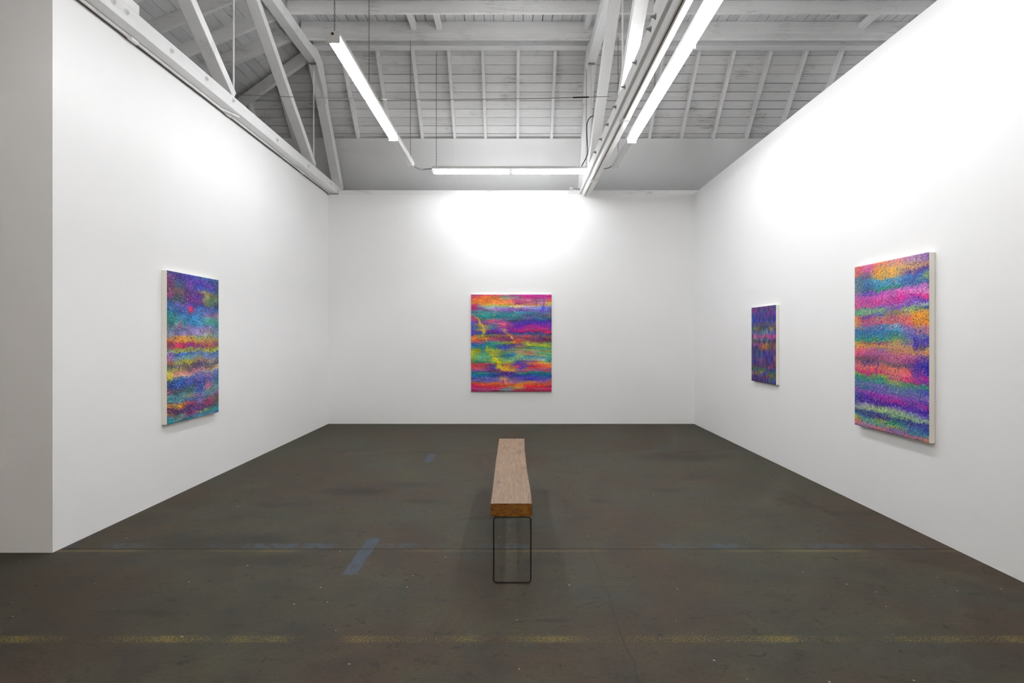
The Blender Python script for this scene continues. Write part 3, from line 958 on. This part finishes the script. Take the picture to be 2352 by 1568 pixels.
rows_big = [
 (.00, 'c87868 e87aa0 e8806a e88aa0 b070a8 8a6a98'),
 (.03, 'c06858 e05a98 d09060 f0a890 d0a0c0 8868a0'),
 (.06, 'c86a58 8a6090 f0b038 f5bc48 e0a860 c08858'),
 (.085,'406880 505078 d8a048 e8b058 5a4088 403080'),
 (.11, '50707a 2878a0 50a0c0 68b0d0 3a68a8 4070a8'),
 (.135,'606878 286898 3088a8 50a0c0 2a5898 60a070'),
 (.155,'808870 205878 208868 288068 4868a0 285888'),
 (.175,'b080b0 5040a0 b050b8 e070c0 c078c8 d080c8'),
 (.20, 'd06898 d050a8 e068c0 e860b8 f088d0 f8a0d8'),
 (.225,'e86090 d04098 c84090 d82890 c030a0 d82080'),
 (.25, 'd85080 d05090 b858b0 c04098 9058c0 6850b8'),
 (.265,'908088 60a078 8068b0 a868c0 6858c0 b8d0c8'),
 (.285,'40a078 80c080 88d080 8058b0 90c070 205070'),
 (.31, 'd08048 5a3090 406898 909058 b89060 f0a830'),
 (.335,'f09830 c84868 d07868 a87868 e87060 f0a020'),
 (.365,'f0a040 a85888 d06078 b07878 d86880 f09028'),
 (.385,'a08880 5070a8 4878b0 88a0b8 9078b8 c88890'),
 (.41, '2070a0 206898 3078b0 60a0c8 8078c0 b87890'),
 (.435,'206890 207890 207898 208080 5868a8 6070a0'),
 (.46, '309070 208868 308868 50a060 808080 4838a8'),
 (.48, 'd0a040 907050 905878 c0a048 7868a8 4840a0'),
 (.50, 'f0b040 f0a048 e8a048 f0a860 c89870 d0b070'),
 (.52, 'e06878 e06880 9880a0 c88060 e0a050 e8a060'),
 (.55, 'e06888 c84888 c86890 d86888 d070a0 7858a8'),
 (.58, '605050 704858 a04068 b86880 8a3880 3030a0'),
 (.60, 'd07870 4a3868 806060 605060 604880 2820a0'),
 (.63, 'e87070 e07070 f07858 f08860 f06a68 4828a8'),
 (.655,'e04070 d03070 e84870 f07878 f06088 b020a0'),
 (.68, '90c050 508850 90b050 c06868 e03878 8028a8'),
 (.70, '208068 208870 208868 a0b050 409060 3a9070'),
 (.73, '5080a0 6870a8 7870b8 508890 5078a0 4050c8'),
 (.76, '607898 306888 7068b0 5878a8 6868b0 9080c8'),
 (.79, '8a40a0 9048b0 a030a8 9a40b8 7848b8 6038b8'),
 (.815,'404898 5028a0 702098 c02098 8038b0 a83098'),
 (.84, '303888 402890 482090 4020a0 5a30a0 5028b0'),
 (.855,'8a78b8 a8a8c0 90b088 7868b0 5030a8 3818a0'),
 (.875,'88a8a0 c0d8a0 b8e090 a8c098 88a8b0 7060b8'),
 (.90, '304070 284878 3a4880 90c088 a8d890 98b8a8'),
 (.92, '3888a0 304080 402878 285070 283880 303088'),
 (.94, 'b8c850 40a098 90b850 209078 4868a0 2858a0'),
 (.96, 'd0a050 70a888 60a890 a8b850 3088a0 6098a8'),
 (.98, 'e88060 d080a0 e07878 8070b0 c07890 c08878'),
 (1.0, 'b070a0 9878b8 d87870 b078a8 c89090 d89060')]

rows_left = [
 (.00, '304878 283880 5838a0 2a6898 285898 184878'),
 (.03, '884880 402888 3830a0 6838a8 284090 304878'),
 (.07, 'a03868 305078 7038a0 3838a8 5a3098 304870'),
 (.10, '883060 385868 5a3088 305ab0 3040a0 284870'),
 (.13, '602858 806050 4a2870 603070 907838 505840'),
 (.16, 'a03870 384850 702a80 5030a0 90a050 386850'),
 (.19, '304860 305058 603088 782878 607840 304858'),
 (.21, '2868a0 7868b8 5838a8 302880 3858a0 382058'),
 (.24, '5080b8 3058a8 a060b0 3078c8 5868b0 186898'),
 (.27, '207888 2868a0 3868b0 4888c8 9068a0 b07090'),
 (.30, '187870 5098b8 3090c8 48a0d0 78b0a8 60a088'),
 (.33, '187868 389898 2080b8 38a0c8 38b090 189088'),
 (.36, '486870 80a0a8 8878b8 8890c8 7880b0 389090'),
 (.39, '8098a8 6070a0 9890c8 b098c8 987898 7888b0'),
 (.42, '98a0a8 9088b8 a890c8 b0b0d8 a0b0a0 6890a0'),
 (.44, 'd88838 e0a040 e0b048 90b868 a8a860 6898a0'),
 (.46, 'a83838 e09838 f0b038 d0a048 c09050 b0a058'),
 (.48, '804058 d03860 a82870 c07050 b87048 805060'),
 (.50, 'a03868 e02858 901888 8a2080 b85048 784868'),
 (.515,'708050 88a040 a8b048 888850 a09840 909838'),
 (.53, '9090b0 b8c060 90a060 a8b060 c0c848 98b038'),
 (.55, '8858a0 3068c0 4880c8 5088c8 6888c0 3058a0'),
 (.575,'b878a8 78a8b8 70a8b8 98a8a0 7088b8 6888b0'),
 (.60, 'c07060 a8a850 c0b838 b08858 a89080 607078'),
 (.625,'406050 706878 606040 504078 607070 605060'),
 (.645,'808850 a8a050 604858 605870 806848 c0a880'),
 (.665,'e0d840 e8a088 c87878 d89098 e8c8a0 c8b890'),
 (.685,'e8d838 f0b8a0 f0c0a8 8888b8 9098c0 5880b0'),
 (.705,'c8b848 5080a8 4868b8 7078c0 a878b0 3070a0'),
 (.73, '205890 2058a8 5060b8 7068b8 5058a0 286898'),
 (.755,'284078 2050a8 3058a8 484890 806898 307890'),
 (.78, '905060 504860 30685a 605080 b06890 288088'),
 (.80, '805068 386868 387868 4858a8 d08090 389098'),
 (.82, '60a098 58a0a8 88a888 2858a8 80a090 3a8898'),
 (.84, '388898 4898a8 c8b080 9080b8 60a0a0 806088'),
 (.855,'58a0a0 68b0b0 5878a0 6868a8 60a0a8 a85088'),
 (.87, '904850 7080a0 3060a0 7870a8 708090 705078'),
 (.885,'e8a030 e0a038 a04860 906090 805060 807048'),
 (.905,'603050 b88040 903060 584080 b03070 706848'),
 (.925,'702858 603068 402868 804080 904058 506860'),
 (.945,'c89048 504868 704880 503878 503860 4a6868'),
 (.96, '608898 70a090 802868 b8b060 68a070 209090'),
 (.975,'20a0b0 90a888 983878 3888b0 30a0a8 2898b0'),
 (1.0, '28a8a8 1880a0 2888a0 58a0b8 8898c0 2870a0')]

rows_small = [
 (.00, '483878 503888 603890 6a3888 504080 2a5868'),
 (.05, '584090 b03890 504898 405088 7a3898 385068'),
 (.10, '3848b0 4050a8 3038a0 6838a0 8040a0 5038a0'),
 (.15, '3040a8 2838a0 3a3888 583090 4a3890 402890'),
 (.19, '2a60b0 3838b0 2838a8 183890 2038a8 2a48b8'),
 (.22, '304090 4848a0 604878 584868 485088 806890'),
 (.26, '284a98 586868 504868 3a4878 605870 705880'),
 (.29, '304898 a8a050 605848 304070 a89840 586058'),
 (.33, '5060a0 5868a0 6a88a0 6898a0 7888c0 6868b8'),
 (.36, '8078b0 8888b8 7080b8 8898c8 8888d8 6858b8'),
 (.39, '603880 e060b0 d860a8 d85888 f058b0 d83898'),
 (.42, '605868 b888a8 8088b0 506880 d868b8 b03898'),
 (.45, '707848 405068 584878 405878 385888 404070'),
 (.50, '704870 c060c0 784060 d88848 786868 b06068'),
 (.55, '503880 304888 805060 c88050 706048 985878'),
 (.60, '782870 2858a0 384890 303098 7048b0 4a2880'),
 (.65, '583888 205088 405088 3828a8 302890 885878'),
 (.70, '6040a0 603880 8058a0 603878 4838a0 804870'),
 (.75, '3828a0 4030a0 703880 503888 502888 b05848'),
 (.79, '704068 603a78 503080 704068 b05068 302890'),
 (.82, '905050 308058 387858 386868 3038a8 3038b0'),
 (.86, '507068 50688a b0a050 485888 308070 306858'),
 (.89, '9070a0 c07850 5868b0 3a50a0 d09040 486848'),
 (.93, '4a48a0 3828a0 604078 803058 5a7898 4858a0'),
 (.97, '683078 583090 403880 4838a0 487898 3828a8'),
 (1.0, '602870 503088 683078 384088 484880 303088')]

rows_mid = [
 (.00, '982878 c04868 c85060 b05878 983880 b82888 a82090 c03070'),
 (.025,'b84060 e07838 d07840 90a088 b088a0 c03080 c83898 b02880'),
 (.055,'d87040 f08030 e88838 f08050 c05880 b87088 986088 d85050'),
 (.085,'d07838 f09028 f08838 e89050 a84078 d87878 c08890 c0a040'),
 (.105,'b83070 d8a850 e0c850 c8b048 e8c060 e0b080 d0a860 d0c050'),
 (.12, 'a82060 90c8c8 c8e8e0 90b0b0 e0d8c8 b0a8d8 88a8f0 a088c0'),
 (.145,'a81868 8868a0 a888c0 8058b0 a068b0 a898e0 7090e8 6868b8'),
 (.165,'805888 508888 7888a0 7868a0 7050a0 8068b0 7868b8 6858a0'),
 (.19, '407890 48a088 308888 408898 3898a0 308898 506890 586878'),
 (.215,'888090 189088 18808a 108080 588088 405888 506878 806070'),
 (.24, 'e04878 38786a 308080 586888 208080 605888 306080 306868'),
 (.265,'a04078 886080 d06078 7868a0 286068 504080 204070 283070'),
 (.285,'4848a8 804090 a06090 c85088 403078 4030a0 3828a0 5828a0'),
 (.31, '4a58b0 c0a050 5878a0 e06070 5828a8 4828a8 7828a8 6828a0'),
 (.335,'3868b8 a09050 388898 b05090 6020a0 a82090 9828a0 9028a0'),
 (.36, '4040a8 c8b050 603898 7038a0 901890 b03088 c83070 803078'),
 (.385,'5030a0 504898 681880 6028a0 b01870 b81860 903070 d81848'),
 (.405,'3838a8 205090 202078 683888 184080 104890 205080 183078'),
 (.43, 'd07048 709050 607058 b06850 786070 c05050 906860 806050'),
 (.455,'e88828 e09830 904048 703058 a04050 804060 582060 6a2048'),
 (.475,'e86038 c06038 b04868 783068 c85848 905048 7a3850 785048'),
 (.50, '6060a0 8068a0 309088 88b038 e86840 a0a840 98a840 489060'),
 (.52, '1070b0 2088a8 30a088 3850a8 704890 b8c838 c0c830 98a038'),
 (.545,'2070a8 18889a 38a080 2840b0 a88068 408060 389078 58a060'),
 (.575,'a8a818 388888 b0b830 808868 709068 909868 889860 a0a058'),
 (.60, 'a8b018 509080 b0a838 409070 b08868 c88868 60a078 80b068'),
 (.625,'a0b830 48a080 90a848 3068a0 90a870 c0a078 a8b870 309888'),
 (.65, '98b850 68c098 a0c860 48a090 88c890 3090b0 6098b8 58b098'),
 (.675,'70a050 60b088 c8d830 88c898 78a898 90c0a8 98c8b0 40a888'),
 (.695,'388048 388878 a8b838 b8c040 505098 a06090 c8a850 a8a068'),
 (.715,'d84048 c84858 683870 c0a050 4838a0 c06848 f08830 f08028'),
 (.74, 'd84050 d04848 4058b0 e0b828 c03060 5040b0 e85838 f07040'),
 (.765,'806898 a84868 603898 e8b020 9878a8 c07068 c85050 9868a0'),
 (.785,'605090 706890 783060 e0a830 a06088 d06068 b05890 c05850'),
 (.805,'108078 18807a 306890 6828a0 107870 189078 108880 187080'),
 (.83, '1878a8 1068a0 184888 583090 284898 1050a0 106898 0f6090'),
 (.855,'5068b8 6060a8 6868b8 8878a8 5038a8 5040b8 3858a0 4a48a8'),
 (.88, '7870b8 6068b8 7068b8 c09860 7058b0 3838b0 6050b8 7068a8'),
 (.905,'c86048 e06838 e07840 983888 a088a8 d08048 b868a0 d06048'),
 (.93, 'd82860 e04838 e86838 e07040 e88030 f07028 e06828 c86048'),
 (.955,'c01868 c82858 d81840 d84038 d8a028 e01840 e81838 b02868'),
 (.98, 'b83078 986088 c84878 78a0a8 b89058 c83858 905868 d83868'),
 (1.0, '901850 a82860 682048 68808a a03058 b82050 b02048 982050')]

# right wall, large: seen from the left; u runs from the far edge towards the camera
painting('large canvas nearest on the right wall, bright pink, orange and teal stripes with diagonal hatching',
         rows_big, (3.073, 5.14, 2.13), (0, -.92, 0), 1.416, .045, (-1, 0, 0), 250, 420, hatch_diag,
         [(.93, .50, .06, .02, '282068', .8), (.86, .47, .03, .06, '2010a0', .9), (.88, .61, .07, .07, '2818a8', .7),
          (.07, .11, .07, .05, '5a7880', .6), (.90, .34, .07, .05, 'f5a81c', .8), (.33, .62, .02, .09, '5a30a0', .6),
          (.95, .12, .03, .02, 'b8e850', .8), (.6, .35, .08, .03, 'e05068', .6)], 11, .010, 1.1)
painting('narrow dark purple and blue canvas hanging far along the right wall',
         rows_small, (3.081, 7.39, 1.88), (0, -.69, 0), .943, .037, (-1, 0, 0), 110, 180, hatch_v,
         [(.3, .10, .06, .03, 'e04090', .5), (.5, .53, .07, .04, 'e08838', .6), (.55, .62, .1, .03, '5030c8', .5)], 23, .012, .55)
painting('tall blue and violet canvas with a yellow stripe, alone on the left wall',
         rows_left, (-3.162, 5.20, 2.11), (0, .91, 0), 1.41, .048, (1, 0, 0), 200, 500, hatch_h,
         [(.40, .245, .07, .028, 'e02048', .95), (.73, .15, .07, .06, 'b8c858', .7), (.85, .16, .08, .05, '287858', .5),
          (.66, .115, .05, .012, 'd8d078', .8), (.75, .79, .10, .035, 'd88898', .6), (.62, .79, .06, .05, '1850b0', .7),
          (.20, .355, .04, .04, 'c84078', .6), (.14, .885, .1, .02, 'f0a828', .7), (.45, .33, .1, .04, '1890c8', .5)], 37, .010, 1.2)
painting('square rainbow striped canvas at the centre of the back wall, with yellow diagonal marks',
         rows_mid, (-.735, 9.828, 2.235), (1.388, 0, 0), 1.673, .04, (0, -1, 0), 230, 290, hatch_blur,
         stroke(.08, .24, .18, .40, .016, 'e8c850') + stroke(.18, .55, .27, .66, .02, 'd8d828', .8) + stroke(.26, .65, .36, .77, .024, 'ecd41c', .95) +
         stroke(.41, .36, .50, .46, .016, 'd8b860', .8) + stroke(.39, .84, .46, .92, .014, 'e8a868', .85) + stroke(.14, .42, .22, .48, .02, 'd0a828', .7) + [
          (.51, .49, .03, .02, 'f09828', .9), (.42, .87, .025, .02, 'e8a870', .7), (.47, .91, .02, .02, 'e09858', .6),
          (.88, .10, .02, .06, '5038b8', .8), (.88, .16, .015, .04, '5038b0', .6), (.88, .44, .02, .04, '302880', .7),
          (.50, .97, .03, .02, '78a0b0', .8), (.44, .54, .05, .012, '2838b8', .8), (.50, .62, .04, .025, '1870b8', .7),
          (.31, .21, .02, .02, 'a8c858', .6), (.04, .58, .05, .04, 'a8a818', .7), (.04, .25, .035, .03, 'f04878', .8),
          (.62, .74, .035, .03, '4838c0', .7), (.78, .745, .06, .018, 'f01828', .9), (.43, .735, .025, .02, 'e82838', .8),
          (.41, .03, .03, .02, '58a898', .8), (.94, .39, .05, .018, 'e8184a', .8), (.74, .60, .04, .02, 'd06868', .7)], 51, .009, .9)
